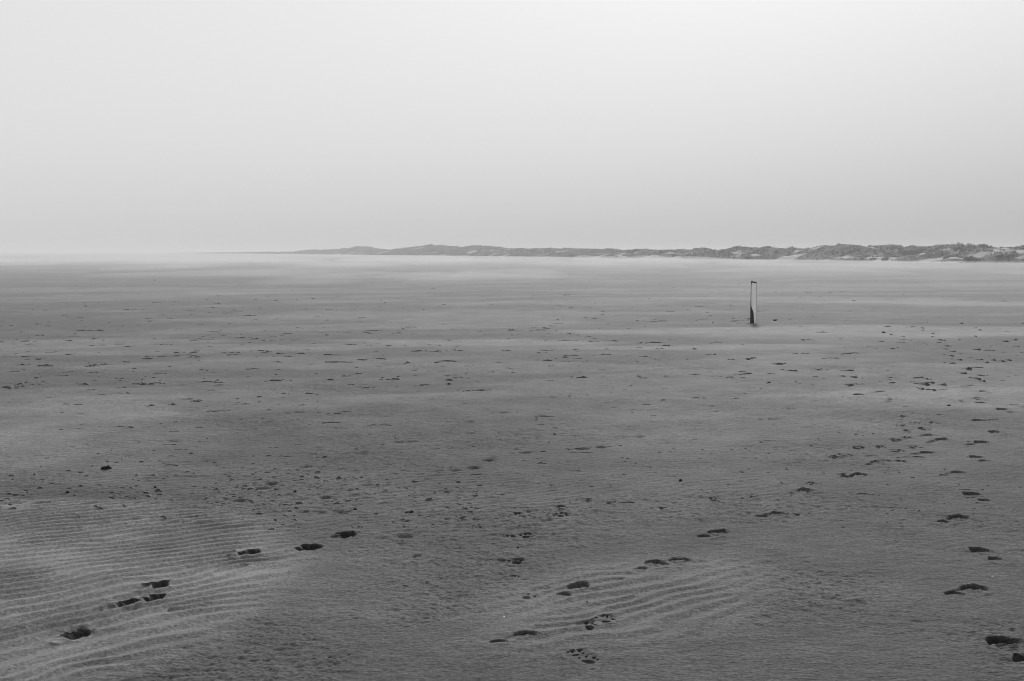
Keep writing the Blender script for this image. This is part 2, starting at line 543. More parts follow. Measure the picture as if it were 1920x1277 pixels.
def paw(u, v, heading=20.0, depth=0.026, size=1.0, seed=0, deep=False):
    size *= 1.0 if deep else 0.85
    cx, cy = px(u, v)
    a = math.radians(heading)
    fx, fy, sx, sy = math.sin(a), math.cos(a), math.cos(a), -math.sin(a)
    rr = random.Random(seed * 7 + 3)
    holes = []
    for lx, ly, rx, ry, rel in [(0, -0.018, 0.028, 0.024, 0.9), (-0.034, 0.012, 0.010, 0.015, 0.7), (-0.013, 0.036, 0.011, 0.016, 1.0),
                                (0.013, 0.036, 0.011, 0.016, 0.9), (0.034, 0.012, 0.010, 0.015, 0.7)]:
        k = size * rr.uniform(0.7, 1.25)
        if not deep and rr.random() < 0.18:
            continue
        lx, ly = lx * size + rr.uniform(-.008, .008), ly * size + rr.uniform(-.008, .008)
        holes.append((cx + sx * lx + fx * ly, cy + sy * lx + fy * ly, rx * k, ry * k, -a, rel * rr.uniform(0.8, 1.0)))
    if not deep:
        holes.append((cx + fx * 0.008, cy + fy * 0.008, 0.056 * size, 0.054 * size, -a, 0.32))
    if deep:
        holes.append((cx + fx * 0.008, cy + fy * 0.008, 0.041 * size, 0.040 * size, -a, 0.9))
        for q in range(5):
            t = rr.uniform(0, 6.283)
            holes.append((cx + 0.045 * size * math.cos(t), cy + 0.038 * size * math.sin(t), rr.uniform(.010, .022) * size, rr.uniform(.010, .020) * size, rr.uniform(0, 3), rr.uniform(0.3, 0.9)))
        holes.append((cx - fx * 0.055 * size - 0.02, cy - fy * 0.05 * size, 0.030 * size, 0.036 * size, -a, 0.25))
    press('paw_print', cx, cy, 0.085 * size, holes, depth, seed * 17 + 901, rim=0.007 if deep else 0.004, soft=0.25, slope=0.35 if deep else 0.6, under=1.0 if deep else 1.0, rough=0.012 if deep else 0.006)


# dog trail through the rippled drift, lower left: deep holes in loose sand
for i, (u, v, s) in enumerate([(142, 1197, 1.15), (240, 1138, 0.95), (288, 1125, 1.05), (295, 1103, 1.2), (467, 1042, 1.05), (578, 1027, 1.2), (648, 1004, 1.15)]):
    paw(u, v, 22, 0.070, s, 20 + i, True)
# dog trail up the middle
for i, (u, v, s, d) in enumerate([(1078, 1231, 1.0, .016), (1103, 1242, 1.1, .018), (1103, 1178, 1.15, .028), (1134, 1165, 1.2, .034), (990, 1122, .95, .018),
                                  (1025, 1106, .7, .012), (965, 1083, .55, .036), (947, 1056, .8, .018), (972, 1056, 1.1, .032), (953, 1009, 1.1, .036), (986, 1007, 1.1, .036),
                                  (893, 993, .9, .020), (968, 967, 1.3, .034), (992, 973, 1.0, .026), (1026, 970, 1.2, .026), (1054, 969, 1.3, .036), (1053, 954, 1.3, .036),
                                  (1101, 939, 1.0, .030), (1143, 943, .9, .022), (1243, 953, .9, .030), (1338, 936, 1.4, .022), (1411, 929, 1.0, .026),
                                  (1515, 921, 1.0, .026), (1523, 908, 1.0, .03), (1394, 886, .8, .018), (1500, 866, .8, .018)]):
    paw(u, v, 10, d, s, 50 + i)
# boot trail crossing from the middle foreground to the right
for i, b in enumerate([(980, 1197, 922, 1213, .030), (1085, 1106, 1055, 1120, .034), (1273, 1056, 1240, 1064, .030), (1226, 1063, 1200, 1075, .026),
                       (1346, 1000, 1322, 1007, .036), (1459, 964, 1428, 969, .036), (1507, 921, 1490, 925, .026), (1612, 891, 1580, 897, .036),
                       (1647, 867, 1625, 873, .034), (1738, 849, 1710, 852, .036), (1766, 826, 1748, 829, .040), (1740, 818, 1725, 821, .030)]):
    boot(*b[:4], depth=b[4], size=1.0, seed=i + 1)
# heavier boot trail along the right edge
for i, b in enumerate([(1886, 1209, 1928, 1240, .078, 1.42), (1827, 1105, 1790, 1115, .042, 1.1), (1840, 1034, 1868, 1048, .042, 1.1), (1800, 972, 1765, 979, .044, 1.15),
                       (1824, 929, 1850, 939, .044, 1.15), (1798, 887, 1772, 892, .026, 1.15), (1832, 858, 1853, 867, .048, 1.15), (1841, 831, 1815, 836, .042, 1.15),
                       (1868, 813, 1887, 817, .036, 1.15), (1838, 791, 1870, 790, .036, 1.15), (1882, 772, 1908, 779, .05, 1.2), (1904, 762, 1925, 767, .036, 1.1),
                       (1836, 749, 1858, 754, .034, 1.1), (1846, 738, 1862, 743, .036, 1.1), (1822, 726, 1808, 728, .040, 1.1), (1768, 734, 1752, 736, .036, 1.1),
                       (1652, 737, 1640, 739, .050, 1.1)]):
    boot(*b[:4], depth=b[4], size=b[5], seed=i + 31)
# paw prints scattered between the two trails
for i, (u, v) in enumerate([(1691, 800), (1704, 809), (1718, 795), (1750, 795), (1732, 806), (1702, 822), (1680, 826), (1715, 838), (1650, 838), (1611, 839), (1682, 845),
                            (1662, 865), (1586, 853), (1566, 857), (1764, 781), (1694, 783), (1705, 775), (1806, 754), (1671, 749), (1668, 754), (1585, 892), (1690, 866)]):
    paw(u, v, 30, 0.042, 1.5, 130 + i)
# old, wind-softened prints in the middle distance
for i, (u, v) in enumerate([(667, 850), (740, 828), (763, 827), (937, 773), (873, 790), (907, 863), (880, 877), (845, 881), (978, 849), (1087, 842), (1120, 839), (1190, 818),
                            (1030, 744), (317, 828), (563, 875), (497, 907), (480, 915), (600, 933), (437, 939), (493, 790), (553, 773), (1445, 785), (1480, 767), (630, 961), (747, 1008)]):
    x0, y0 = px(u, v)
    press('worn_print', x0, y0, 0.17, [(x0 + .03, y0 + .01, 0.085, 0.055, 0.25, 1.0), (x0 - 0.09, y0 - 0.03, 0.06, 0.04, 0.25, 0.6)], 0.030, 700 + 5 * i, rim=0.003, soft=0.6, rough=0.002, under=0.0)

# hollow scoured at the foot of the post
POST_X, POST_Y = px(1412, 606.5)
Z += 0.05 * np.exp(-(((X - POST_X - 0.05) / 0.6) ** 2 + ((Y - POST_Y + 0.75) / 0.45) ** 2))       # drift heaped before it
Z -= 0.07 * np.exp(-(((X - POST_X + 0.05) / 0.22) ** 2 + ((Y - POST_Y) / 0.25) ** 2))

# ------------------------------------------------------------------ cut the height field into the flat and its prints
idx = np.arange(NR * NA, dtype=np.int32).reshape(NR, NA)
quads = np.stack([idx[:-1, :-1], idx[:-1, 1:], idx[1:, 1:], idx[1:, :-1]], -1).reshape(-1, 4)
seam = np.stack([idx[:-1, -1], idx[:-1, 0], idx[1:, 0], idx[1:, -1]], -1)          # closes the circle behind the camera
lab_f = label[:-1, :-1].reshape(-1).copy()
V = np.stack([X.ravel(), (Y + OY).ravel(), Z.ravel()], -1)
DRYV = dry.ravel()
counts = np.bincount(lab_f[lab_f >= 0], minlength=len(PRINTS))
for k in np.flatnonzero(counts < 8):                                            # nearly covered by a later print: stays with the flat
    lab_f[lab_f == k] = -1


def subset(faces, origin):
    used, inv = np.unique(faces.ravel(), return_inverse=True)
    return V[used] - np.array(origin), inv.reshape(-1, 4).astype(np.int32), DRYV[used]


main = np.concatenate([quads[lab_f < 0], seam])
vv, ff, dd = subset(main, (0, 0, 0))
# close the small disc under the tripod of the photographer with a fan
ring0 = np.arange(NA)
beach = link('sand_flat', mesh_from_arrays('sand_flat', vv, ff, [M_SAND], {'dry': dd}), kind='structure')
cv = np.concatenate([V[:NA], [[0, 0, float(Z[0].mean())]]])
cf = np.stack([np.arange(NA), (np.arange(NA) + 1) % NA, np.full(NA, NA)], -1)
link('sand_patch', mesh_from_arrays('sand_patch', cv, cf, [M_SAND], {'dry': np.concatenate([DRYV[:NA], [0.2]])}), beach)
for k, nm in enumerate(PRINTS):
    f = quads[lab_f == k]
    if len(f) < 3:
        continue
    c = V[f.ravel()].mean(0)
    pv, pf, pd = subset(f, c)
    link(nm, mesh_from_arrays(nm, pv, pf, [M_SAND], {'dry': pd}), beach, tuple(c))


def ground_z(x, y):
    i = min(max(np.searchsorted(R, math.hypot(x, y)), 1), NR - 1)
    j = min(max(np.searchsorted(A, math.atan2(x, y)), 1), NA - 1)
    return float(Z[i - 1:i + 1, j - 1:j + 1].mean())


# ------------------------------------------------------------------ small scarps and crust edges: steep little banks too fine for the height field
RV, RF, RD = [], [], []


def scarp(x, y, length, height, tilt=0.0, seed=0, run=7.0):
    rr = random.Random(seed)
    n = 10 if length > 0.25 else 7 if length > 0.1 else 5
    base = len(RV)
    dr = 0.15 + 0.25 * rr.random()
    z0 = ground_z(x, y)
    ca, sa = math.cos(tilt), math.sin(tilt)
    for i in range(n):
        t = i / (n - 1) * 2 - 1
        h = height * max(0.04, (1 - t * t) ** 0.7) * rr.uniform(0.55, 1.15)
        if rr.random() < 0.22:
            h *= 0.15
        if i in (0, n - 1):
            h = 0.0
        lx = t * length / 2
        wob = rr.uniform(-0.5, 0.5) * height * 1.6 - 0.10 * length * t * t
        prof4 = [(-0.30 * height, -0.012), (0.05 * height, h * 0.92), (0.6 * height, h), (run * height, -0.012)]
        for (ly, lz) in prof4:
            ly = ly + wob
            RV.append((x + lx * ca - ly * sa, y + lx * sa + ly * ca, z0 + lz - (0.012 if i in (0, n - 1) else 0)))
            RD.append(dr)
    for i in range(n - 1):
        for j in range(3):
            a = base + i * 4 + j
            RF.append((a, a + 4, a + 5, a + 1))


# marks read from the photograph: u, v, length (px), height (cm)
MARKS = [(277, 720, 46, 4.0), (393, 716, 58, 2.0), (517, 714, 46, 3.0), (620, 712, 28, 2.6), (157, 721, 48, 2.4), (13, 727, 30, 3.2), (38, 725, 26, 3.0), (38, 722, 18, 2.6),
         (173, 688, 40, 3.4), (277, 671, 18, 3.0), (233, 680, 26, 2.4), (333, 664, 24, 2.4), (40, 686, 30, 2.8), (90, 688, 40, 2.4), (73, 675, 24, 2.4), (137, 699, 24, 2.2),
         (70, 710, 24, 2.4), (323, 760, 30, 3.0), (367, 753, 40, 2.2), (400, 771, 44, 1.6), (583, 736, 40, 2.0), (460, 757, 36, 1.6), (285, 762, 26, 2.0), (350, 749, 46, 1.6),
         (187, 619, 28, 3.0), (77, 628, 30, 2.8), (130, 667, 24, 2.2), (440, 664, 40, 1.6), (480, 636, 26, 2.8), (455, 634, 26, 2.4), (300, 648, 40, 1.8), (240, 653, 40, 2.0),
         (737, 711, 46, 3.4), (857, 708, 46, 2.2), (800, 720, 50, 1.8), (690, 725, 40, 1.8), (1090, 707, 40, 2.8), (1205, 707, 36, 1.4), (1020, 660, 30, 1.6), (950, 660, 30, 1.8),
         (765, 683, 16, 2.0), (820, 682, 30, 1.6), (860, 660, 30, 1.6), (680, 677, 40, 1.6), (960, 693, 24, 1.8), (1210, 672, 20, 2.4), (1060, 673, 24, 1.8),
         (1067, 628, 18, 2.4), (1103, 634, 16, 3.2), (1148, 641, 26, 3.2), (1203, 645, 16, 2.2), (1250, 650, 22, 3.0), (1303, 657, 18, 2.4), (1337, 667, 26, 3.0), (1403, 677, 14, 3.0),
         (1462, 686, 30, 3.4), (1487, 696, 32, 3.0), (1533, 695, 28, 3.0), (1592, 696, 34, 2.6), (1584, 707, 16, 3.4), (1605, 709, 16, 3.6), (1403, 701, 36, 3.0), (1300, 702, 32, 1.8),
         (1597, 723, 20, 3.6), (1368, 707, 26, 1.6), (1673, 718, 24, 2.0), (1305, 745, 36, 1.4), (1749, 720, 14, 3.6), (1738, 724, 18, 4.0), (1773, 726, 10, 3.6), (1729, 732, 20, 3.4),
         (1751, 735, 12, 3.4), (1729, 710, 12, 3.2), (1740, 713, 12, 2.6), (1832, 713, 16, 5.0), (1846, 718, 10, 3.4), (1817, 694, 18, 4.2), (1808, 702, 20, 3.4), (1801, 675, 14, 3.4),
         (1787, 683, 20, 3.0), (1784, 667, 22, 3.6), (1791, 660, 12, 4.6), (1837, 656, 9, 4.4), (1776, 653, 14, 3.0), (1777, 647, 12, 2.6), (1763, 641, 14, 3.0), (1766, 636, 12, 3.4),
         (1830, 630, 8, 4.4), (1749, 630, 10, 3.0), (1750, 625, 12, 2.6), (1732, 619, 6, 3.6), (1731, 616, 8, 2.8), (1673, 627, 6, 2.8), (1695, 631, 8, 2.6), (1804, 608, 10, 3.4),
         (1838, 619, 12, 2.4), (1830, 616, 12, 2.0), (1905, 636, 10, 3.6), (1888, 639, 12, 3.0), (1895, 676, 26, 3.4), (1880, 678, 20, 3.2), (1852, 681, 14, 2.8), (1865, 675, 14, 2.6),
         (1840, 674, 16, 2.8), (1840, 706, 24, 2.0), (1452, 602, 8, 4.0), (1400, 607, 9, 2.0), (1457, 601, 5, 3.0), (1000, 616, 16, 2.0), (960, 620, 14, 2.6), (1020, 615, 12, 2.0)]
for i, (u, v, lp, hc) in enumerate(MARKS):
    x, y = px(u, v)
    L = lp / 0.92 * y / F_PX
    tilt = random.uniform(-0.2, 0.3) if y < 20 else random.uniform(-0.1, 0.1)
    scarp(x, y, L * 0.62, hc / 100 * (0.80 if u > 1560 else 0.75), tilt, 1000 + i)
    for k in range(3 if lp > 14 else 1):
        scarp(x + random.uniform(-.5, .5) * L, y + random.uniform(-0.10, 0.16), L * random.uniform(0.15, 0.4), hc / 100 * random.uniform(0.2, 0.5), tilt + random.uniform(-.1, .1), 1500 + 4 * i + k)

# unread ones: denser to the left, thinning in pale drifts, receding to about 90 m
cnt = 0
rs = random.Random(99)
while cnt < 1300:
    v = 507 + 470 * rs.random() ** 1.45
    u = rs.uniform(-260, 2180)
    x, y = px(u, v)
    i, j = np.searchsorted(R, math.hypot(x, y)), np.searchsorted(A, math.atan2(x, y))
    i, j = min(i, NR - 1), min(j, NA - 1)
    dens = 0.25 + 0.55 * max(0.0, float(noise(np.array([x / 3.2]), np.array([y / 3.0]), 88)[0]) + 0.25) + (0.35 if u < 900 else 0.05)
    if rs.random() > dens * (1.05 - 0.9 * float(dry[i, j])):
        continue
    if v > 720 and rs.random() < 0.55:
        continue
    big = rs.random() ** 3
    L = (0.05 + 0.26 * rs.random() * (0.3 + big)) * (1.0 if y < 14 else 1.35)
    H = (0.003 + 0.005 * rs.random() + 0.013 * big) * (0.55 if y < 11 else 1.0 if y < 30 else 1.25)
    if v > 860:
        L, H = L * 0.45, H * 0.75
    scarp(x, y, L, H, rs.gauss(0.08, 0.16), 5000 + cnt, run=rs.uniform(2.5, 7))
    cnt += 1
# fine pitting of the damp crust between them
for k in range(1800):
    v = 590 + 400 * rs.random()
    x, y = px(rs.uniform(-150, 2070), v)
    i, j = min(np.searchsorted(R, math.hypot(x, y)), NR - 1), min(np.searchsorted(A, math.atan2(x, y)), NA - 1)
    if rs.random() < 1.6 * float(dry[i, j]) or rs.random() > 0.55 + float(noise(np.array([x / 1.1]), np.array([y / 1.0]), 89)[0]):
        continue
    scarp(x, y, (0.02 + 0.05 * rs.random()) * (y / 9) ** 0.6, (0.003 + 0.005 * rs.random()) * (y / 9) ** 0.6, rs.gauss(0, 0.3), 20000 + k, run=rs.uniform(3, 7))
# clods with wind tails across the belt
for k in range(340):
    u, v = rs.uniform(-80, 900), rs.gauss(925, 32)
    if not (840 < v < 1000):
        continue
    x, y = px(u, v)
    s = rs.uniform(0.6, 1.4)
    scarp(x, y, 0.050 * s, 0.0072 * s * rs.uniform(0.4, 1.4), rs.gauss(0.0, 0.25), 9000 + k, run=rs.uniform(4, 9))
link('crust_edges', mesh_from_arrays('crust_edges', np.array(RV), np.array(RF), [M_SAND], {'dry': np.array(RD)}, smooth=False), beach, kind='stuff')

# ------------------------------------------------------------------ the dunes
BASE = [(2500, 500.5), (2250, 497.5), (2080, 495.5), (1920, 494.0), (1700, 492.0), (1500, 489.0), (1280, 487.3), (1120, 484.8), (1000, 482.6), (820, 480.4), (640, 478.4), (540, 477.2),
        (430, 476.3), (340, 475.7), (290, 475.3)]
TOP = [(2500, 458), (2250, 462), (2080, 460), (1920, 466), (1880, 464.5), (1850, 462.5), (1830, 458.5), (1812, 460), (1780, 463.5), (1750, 462.5), (1735, 460), (1712, 462.5), (1690, 459.5),
       (1655, 460), (1640, 461.5), (1625, 457.5), (1600, 462), (1575, 464.5), (1530, 461.5), (1500, 460.5), (1460, 458.5), (1440, 462), (1400, 464), (1365, 465), (1330, 462), (1300, 464.5),
       (1268, 464.5), (1240, 466.5), (1200, 468.5), (1160, 470), (1115, 469.5), (1060, 468), (1030, 470), (1000, 467), (960, 466.5), (925, 466), (890, 467), (850, 464.5), (815, 462),
       (780, 464.5), (745, 461), (725, 462), (700, 467), (665, 468), (652, 470.5), (620, 464), (600, 467), (575, 469), (545, 469), (525, 472), (500, 472.0), (478, 472.8), (450, 472.7), (410, 473.5),
       (340, 474.3), (290, 475.2)]
bu = np.array([b[0] for b in BASE][::-1], float)
bv = np.array([b[1] for b in BASE][::-1], float)
tu = np.array([t[0] for t in TOP][::-1], float)
tv = np.array([t[1] for t in TOP][::-1], float)
cols_u = []
u = 2500.0
while u > 292:
    cols_u.append(u)
    u -= 1.6
cols_u = np.array(cols_u)
base_v = np.interp(cols_u, bu, bv)
dist = CAM_H * F_PX / (base_v - HORIZON)
bx = (cols_u - 960) / F_PX * dist
by = dist
ker = np.hanning(61)
ker /= ker.sum()
bx = np.convolve(np.pad(bx, 30, mode='reflect', reflect_type='odd'), ker, 'valid')
by = np.convolve(np.pad(by, 30, mode='reflect', reflect_type='odd'), ker, 'valid')
top_v = np.interp(cols_u, tu, tv)
low_v = np.convolve(np.pad(top_v, 75, mode='edge'), np.ones(151) / 151, 'valid')
top_v = low_v + 1.45 * (top_v - low_v)
crest = np.interp(cols_u, [900, 1400], [1.0, 0.92]) * (np.interp(cols_u, bu, bv) - top_v) / (base_v - HORIZON) * CAM_H
tx, ty = np.gradient(bx), np.gradient(by)
tl = np.hypot(tx, ty)
nx, ny = ty / tl, -tx / tl                               # inland side: away from the camera
flip = np.where(nx * bx + ny * by < 0, -1, 1)
nx, ny = nx * flip, ny * flip
DEPTHS = np.concatenate([[-6, -3.5, -2, -1], np.arange(0, 22, 0.55), np.arange(22, 60, 2.2)])
ND, NC = len(DEPTHS), len(cols_u)
DX = bx[None, :] + nx[None, :] * DEPTHS[:, None]
DY = by[None, :] + ny[None, :] * DEPTHS[:, None]
t = DEPTHS[:, None]
sc = np.sqrt(np.maximum(by, 100) / 160.0)[None, :]        # hummocks read at a similar size along the row
shift = 2.5 * fbm(DX / 14, DY / 14, 201, 2)
rise = 0.34 * sstep(-0.5, 3.0, t + 0.6 * shift) + 0.66 * sstep(3.0, 13.5, t + shift)
fall = 1 - 0.55 * sstep(16, 40, t)
hum = 0.62 * fbm(DX / (3.0 * sc), DY / 3.2, 203, 3) + 0.22 * noise(DX / (1.3 * sc), DY / 1.3, 207)
Hd = crest[None, :] * rise * fall * (0.93 + 0.16 * fbm(DX / 11, DY / 11, 205, 2)) + hum * sstep(0.5, 3.5, t) * np.clip(crest[None, :] / 1.6, 0.55, 1.15)
Hd = np.maximum(Hd, -0.02) * sstep(-2.0, 2.5, t + shift * 0.4)
Hd = np.where(t < -0.9, Hd - 0.06 * sstep(-0.9, -5, t), Hd)
# grass cover with bare blowouts
cover = fbm(DX / (7.5 * sc), DY / 5.0, 211, 3) + 0.35 * fbm(DX / 2.0, DY / 2.0, 213, 2)
veg = sstep(-0.60, -0.42, cover + 0.25 * sstep(4, 12, t) - 0.30 * (1 - sstep(-0.5, 2.5, t)))
BLOW = [(1850, 8.5, 5.0, 1.5), (1803, 6.0, 5.0, 1.4), (1468, 10, 4.0, 1.8), (1447, 9, 3.0, 1.5), (1395, 4.5, 4.0, 1.2), (1345, 3.5, 5.0, 1.0), (1335, 7.5, 3.0, 1.0), (1690, 9.5, 3.0, .7), (1540, 10.5, 2.5, .7),
        (1585, 5.5, 2.5, 1.0), (1720, 3.5, 2.5, .9), (1660, 6.5, 2.0, .7), (1900, 3, 3, .8), (1770, 2.5, 3, .7), (853, 7, 7.0, 2.2), (915, 5, 6.0, 1.8), (700, 4.5, 9.0, 2.0), (790, 4.0, 9.0, 1.6), (1005, 9, 4, 1.2), (660, 3.0, 9, 1.5),
        (610, 5, 8, 1.5), (1150, 2.2, 5, .9), (1220, 2.4, 4, .8), (1080, 6.0, 4, 1.0), (1560, 2.0, 5, .9), (1620, 1.8, 4, .8)]
for (bu_, t0, hw, ht) in BLOW:
    c = int(np.argmin(abs(cols_u - bu_)))
    along = np.hypot(DX - (bx[c] + nx[c] * t0), DY - (by[c] + ny[c] * t0))
    lat = (DX - (bx[c] + nx[c] * t0)) * tx[c] / tl[c] + (DY - (by[c] + ny[c] * t0)) * ty[c] / tl[c]
    q = np.hypot(lat / (0.6 * hw), (t - t0) / (ht * 1.0)) + 0.35 * fbm(DX / 1.6, DY / 1.6, 219, 2)
    veg *= sstep(0.75, 1.1, q)
veg = np.where(t < -0.4, 0, veg)
dv = np.stack([DX.ravel(), DY.ravel(), Hd.ravel()], -1)
di = np.arange(ND * NC, dtype=np.int32).reshape(ND, NC)
df = np.stack([di[:-1, :-1], di[:-1, 1:], di[1:, 1:], di[1:, :-1]], -1).reshape(-1, 4)
nrm = np.cross(dv[df[0, 1]] - dv[df[0, 0]], dv[df[0, 2]] - dv[df[0, 0]])
if nrm[2] < 0:
    df = df[:, ::-1]
dunes = link('dunes', mesh_from_arrays('dunes', dv, df, [M_DUNE], {'veg': veg.ravel()}), kind='structure')

# marram: fans of arching blades over the vegetated slopes, one uncountable mass
prob = veg.copy()
prob[DEPTHS > 24, :] = 0
flat_i = np.flatnonzero(prob.ravel() > 0.35)
# near columns are closer together in metres than far ones: weight by cell size
cell = (tl[None, :] * np.gradient(DEPTHS)[:, None]).ravel()
wgt = (cell * prob.ravel())[flat_i] / np.maximum(DY.ravel()[flat_i], 60) ** 0.9
pick = rng.choice(flat_i, size=15000, p=wgt / wgt.sum())


def blades(cx, cy, cz, height, spread, n, out_v, out_f, r):
    for _ in range(n):
        a = r.uniform(0, 6.283)
        lean = r.uniform(0.15, 0.9) * spread
        h = height * r.uniform(0.55, 1.1)
        w = r.uniform(0.03, 0.06) * (0.6 + height)
        ox, oy = cx + r.uniform(-.5, .5) * spread, cy + r.uniform(-.5, .5) * spread
        px_, py_ = -math.sin(a) * w, math.cos(a) * w
        k = len(out_v)
        mx_, my_ = ox + math.cos(a) * lean * 0.35, oy + math.sin(a) * lean * 0.35
        ex, ey = ox + math.cos(a) * lean, oy + math.sin(a) * lean
        out_v += [(ox - px_, oy - py_, cz - 0.08), (ox + px_, oy + py_, cz - 0.08), (mx_ + px_ * .8, my_ + py_ * .8, cz + h * .65), (mx_ - px_ * .8, my_ - py_ * .8, cz + h * .65), (ex, ey, cz + h)]
        out_f += [(k, k + 1, k + 2), (k, k + 2, k + 3), (k + 3, k + 2, k + 4)]


gv, gf = [], []
rg = random.Random(4)
Xf, Yf, Hf = DX.ravel(), DY.ravel(), Hd.ravel()
for q in pick:
    far = Yf[q] / 160.0
    s = rg.uniform(0.7, 1.25)
    blades(Xf[q] + rg.uniform(-.4, .4) * far, Yf[q] + rg.uniform(-.3, .3), Hf[q], 0.24 * s, 0.45 * s, 6, gv, gf, rg)
link('marram_grass', mesh_from_arrays('marram_grass', np.array(gv), np.array(gf), [M_GRASS], smooth=False), None, kind='stuff',
     label='dark marram grass covering the low dunes behind the beach', category='grass')

# single tussocks standing out on the pale sand at the dune foot
TUSS = [(1609, 0.6, 1.0, 'dark grass tussock at the dune foot, left of the round peak'), (1628, 0.8, 1.25, 'dark grass tussock at the dune foot, straight below the highest round peak'),
        (1596, 0.7, .8, 'small pale-edged tussock at the dune foot, leftmost of a row of three'), (1653, 0.5, 1.2, 'broad low tussock spilling onto the beach below twin humps'),
        (1692, 0.2, 1.35, 'lone dark tussock reaching farthest onto the open beach'), (1702, 0.9, 1.1, 'tussock just right of the one farthest out on the beach'),
        (1805, 1.6, 1.5, 'wide dark tussock below the long bare sand patch'), (1818, 1.4, 1.2, 'round tussock below the gap between two bare sand patches'),
        (1858, 2.2, 1.0, 'small tussock under the brightest bare dune patch'), (1876, 2.6, 1.2, 'tussock at the right end of the brightest bare dune patch'),
        (1395, 1.0, 1.1, 'tussock at the dune foot right of the marker post'), (1150, 1.0, 1.4, 'small tussock at the dune foot near the middle of the row')]
for (tu_, t0, s, lab) in TUSS:
    c = int(np.argmin(abs(cols_u - tu_)))
    x, y = bx[c] + nx[c] * t0, by[c] + ny[c] * t0
    k = int(np.argmin(abs(DEPTHS - t0)))
    v_, f_ = [], []
    for _ in range(26):
        gx, gy = rg.gauss(0, .30) * s, rg.gauss(0, .22) * s
        blades(gx, gy, 0.0, 0.40 * s * math.exp(-(gx / s) ** 2 * 2.2) * rg.uniform(.6, 1.1), 0.30 * s, 6, v_, f_, rg)
    link('grass_tussock', mesh_from_arrays('grass_tussock', np.array(v_), np.array(f_), [M_GRASS], smooth=False), None, (x, y, float(Hd[k, c])),
         label=lab, category='grass tussock', group='tussocks along the dune foot')

# ------------------------------------------------------------------ the marker post
post = bpy.data.objects.new('marker_post', None)
C.objects.link(post)
post_z = ground_z(POST_X, POST_Y)
post.location = (POST_X, POST_Y, post_z)
post.rotation_euler = (math.radians(-2.5), 0, math.radians(-10.5))
post['label'] = 'weathered square wooden post, white painted front worn black at the foot, standing on the sand'
post['category'] = 'post'


def build_post():
    W, D, H, ch = 0.066, 0.055, 1.02, 0.010
    bm = bmesh.new()
    levels = [-0.35, 0.0, 0.2, 0.45, 0.7, 0.9, 0.985]
    sect = [(-W, -D + ch), (-W + ch, -D), (W - 0.005, -D), (W, -D + 0.005), (W, D - ch), (W - ch, D), (-W + ch, D), (-W, D - ch)]
    rr = random.Random(2)
    rings = []
    for z in levels:
        k = 1.0 - 0.05 * max(z, 0)
        rings.append([bm.verts.new((x * k + rr.uniform(-.0015, .0015), y * k + rr.uniform(-.0015, .0015), z)) for x, y in sect])
    # weathered, slanting top
    top = [bm.verts.new((x * 0.93, y * 0.93, H - 0.20 * (x + W) + rr.uniform(-.003, .003))) for x, y in sect]
    rings.append(top)
    for a, b in zip(rings[:-1], rings[1:]):
        for i in range(8):
            bm.faces.new((a[i], a[(i + 1) % 8], b[(i + 1) % 8], b[i]))
    bm.faces.new(top)
    bm.faces.new(rings[0][::-1])
    bmesh.ops.recalc_face_normals(bm, faces=bm.faces)
    me = bpy.data.meshes.new('shaft')
    bm.to_mesh(me)
    bm.free()
    me.materials.append(M_WOOD)
    link('shaft', me, post)
    # remaining paint on the front: a thin skin with a ragged, worn left and lower edge
    lefts = [(0.985, -0.050), (0.95, -0.055), (0.86, -0.056), (0.74, -0.055), (0.64, -0.055), (0.55, -0.052), (0.47, -0.049), (0.42, -0.042), (0.38, -0.030), (0.35, -0.016), (0.32, -0.004), (0.28, 0.008),
             (0.22, 0.010), (0.17, 0.013), (0.12, 0.016), (0.07, 0.022), (0.035, 0.026), (0.012, 0.032)]
    bm = bmesh.new()
    rows = []
    for z, xl in lefts:
        k = 1.0 - 0.05 * z
        xr = (0.0605 if z > 0.30 else 0.057) * k + rr.uniform(-.001, .001)
        if z > 0.98:
            xr = 0.056
        xs = [xl * k + rr.uniform(-.002, .002), xl * 0.4 + xr * 0.6, xr]
        zz = [z - 0.16 * (x + W) * (1 if z > 0.94 else 0) for x in xs]
        rows.append(([bm.verts.new((x, -D * k + 0.0005, q)) for x, q in zip(xs, zz)], [bm.verts.new((x, -D * k - 0.0025, q)) for x, q in zip(xs, zz)]))
    for (b0, f0), (b1, f1) in zip(rows[:-1], rows[1:]):
        for i in range(2):
            bm.faces.new((f0[i], f0[i + 1], f1[i + 1], f1[i]))
        bm.faces.new((f0[0], f1[0], b1[0], b0[0]))
        bm.faces.new((f0[2], b0[2], b1[2], f1[2]))
    for (b0, f0) in (rows[0], rows[-1]):
        for i in range(2):
            bm.faces.new((f0[i], f0[i + 1], b0[i + 1], b0[i]))
    bmesh.ops.recalc_face_normals(bm, faces=bm.faces)
    me = bpy.data.meshes.new('paint')
    bm.to_mesh(me)
    bm.free()
    me.materials.append(M_PAINT)
    o = link('paint', me, post)
    o['label'] = 'worn white paint on the front face'


build_post()


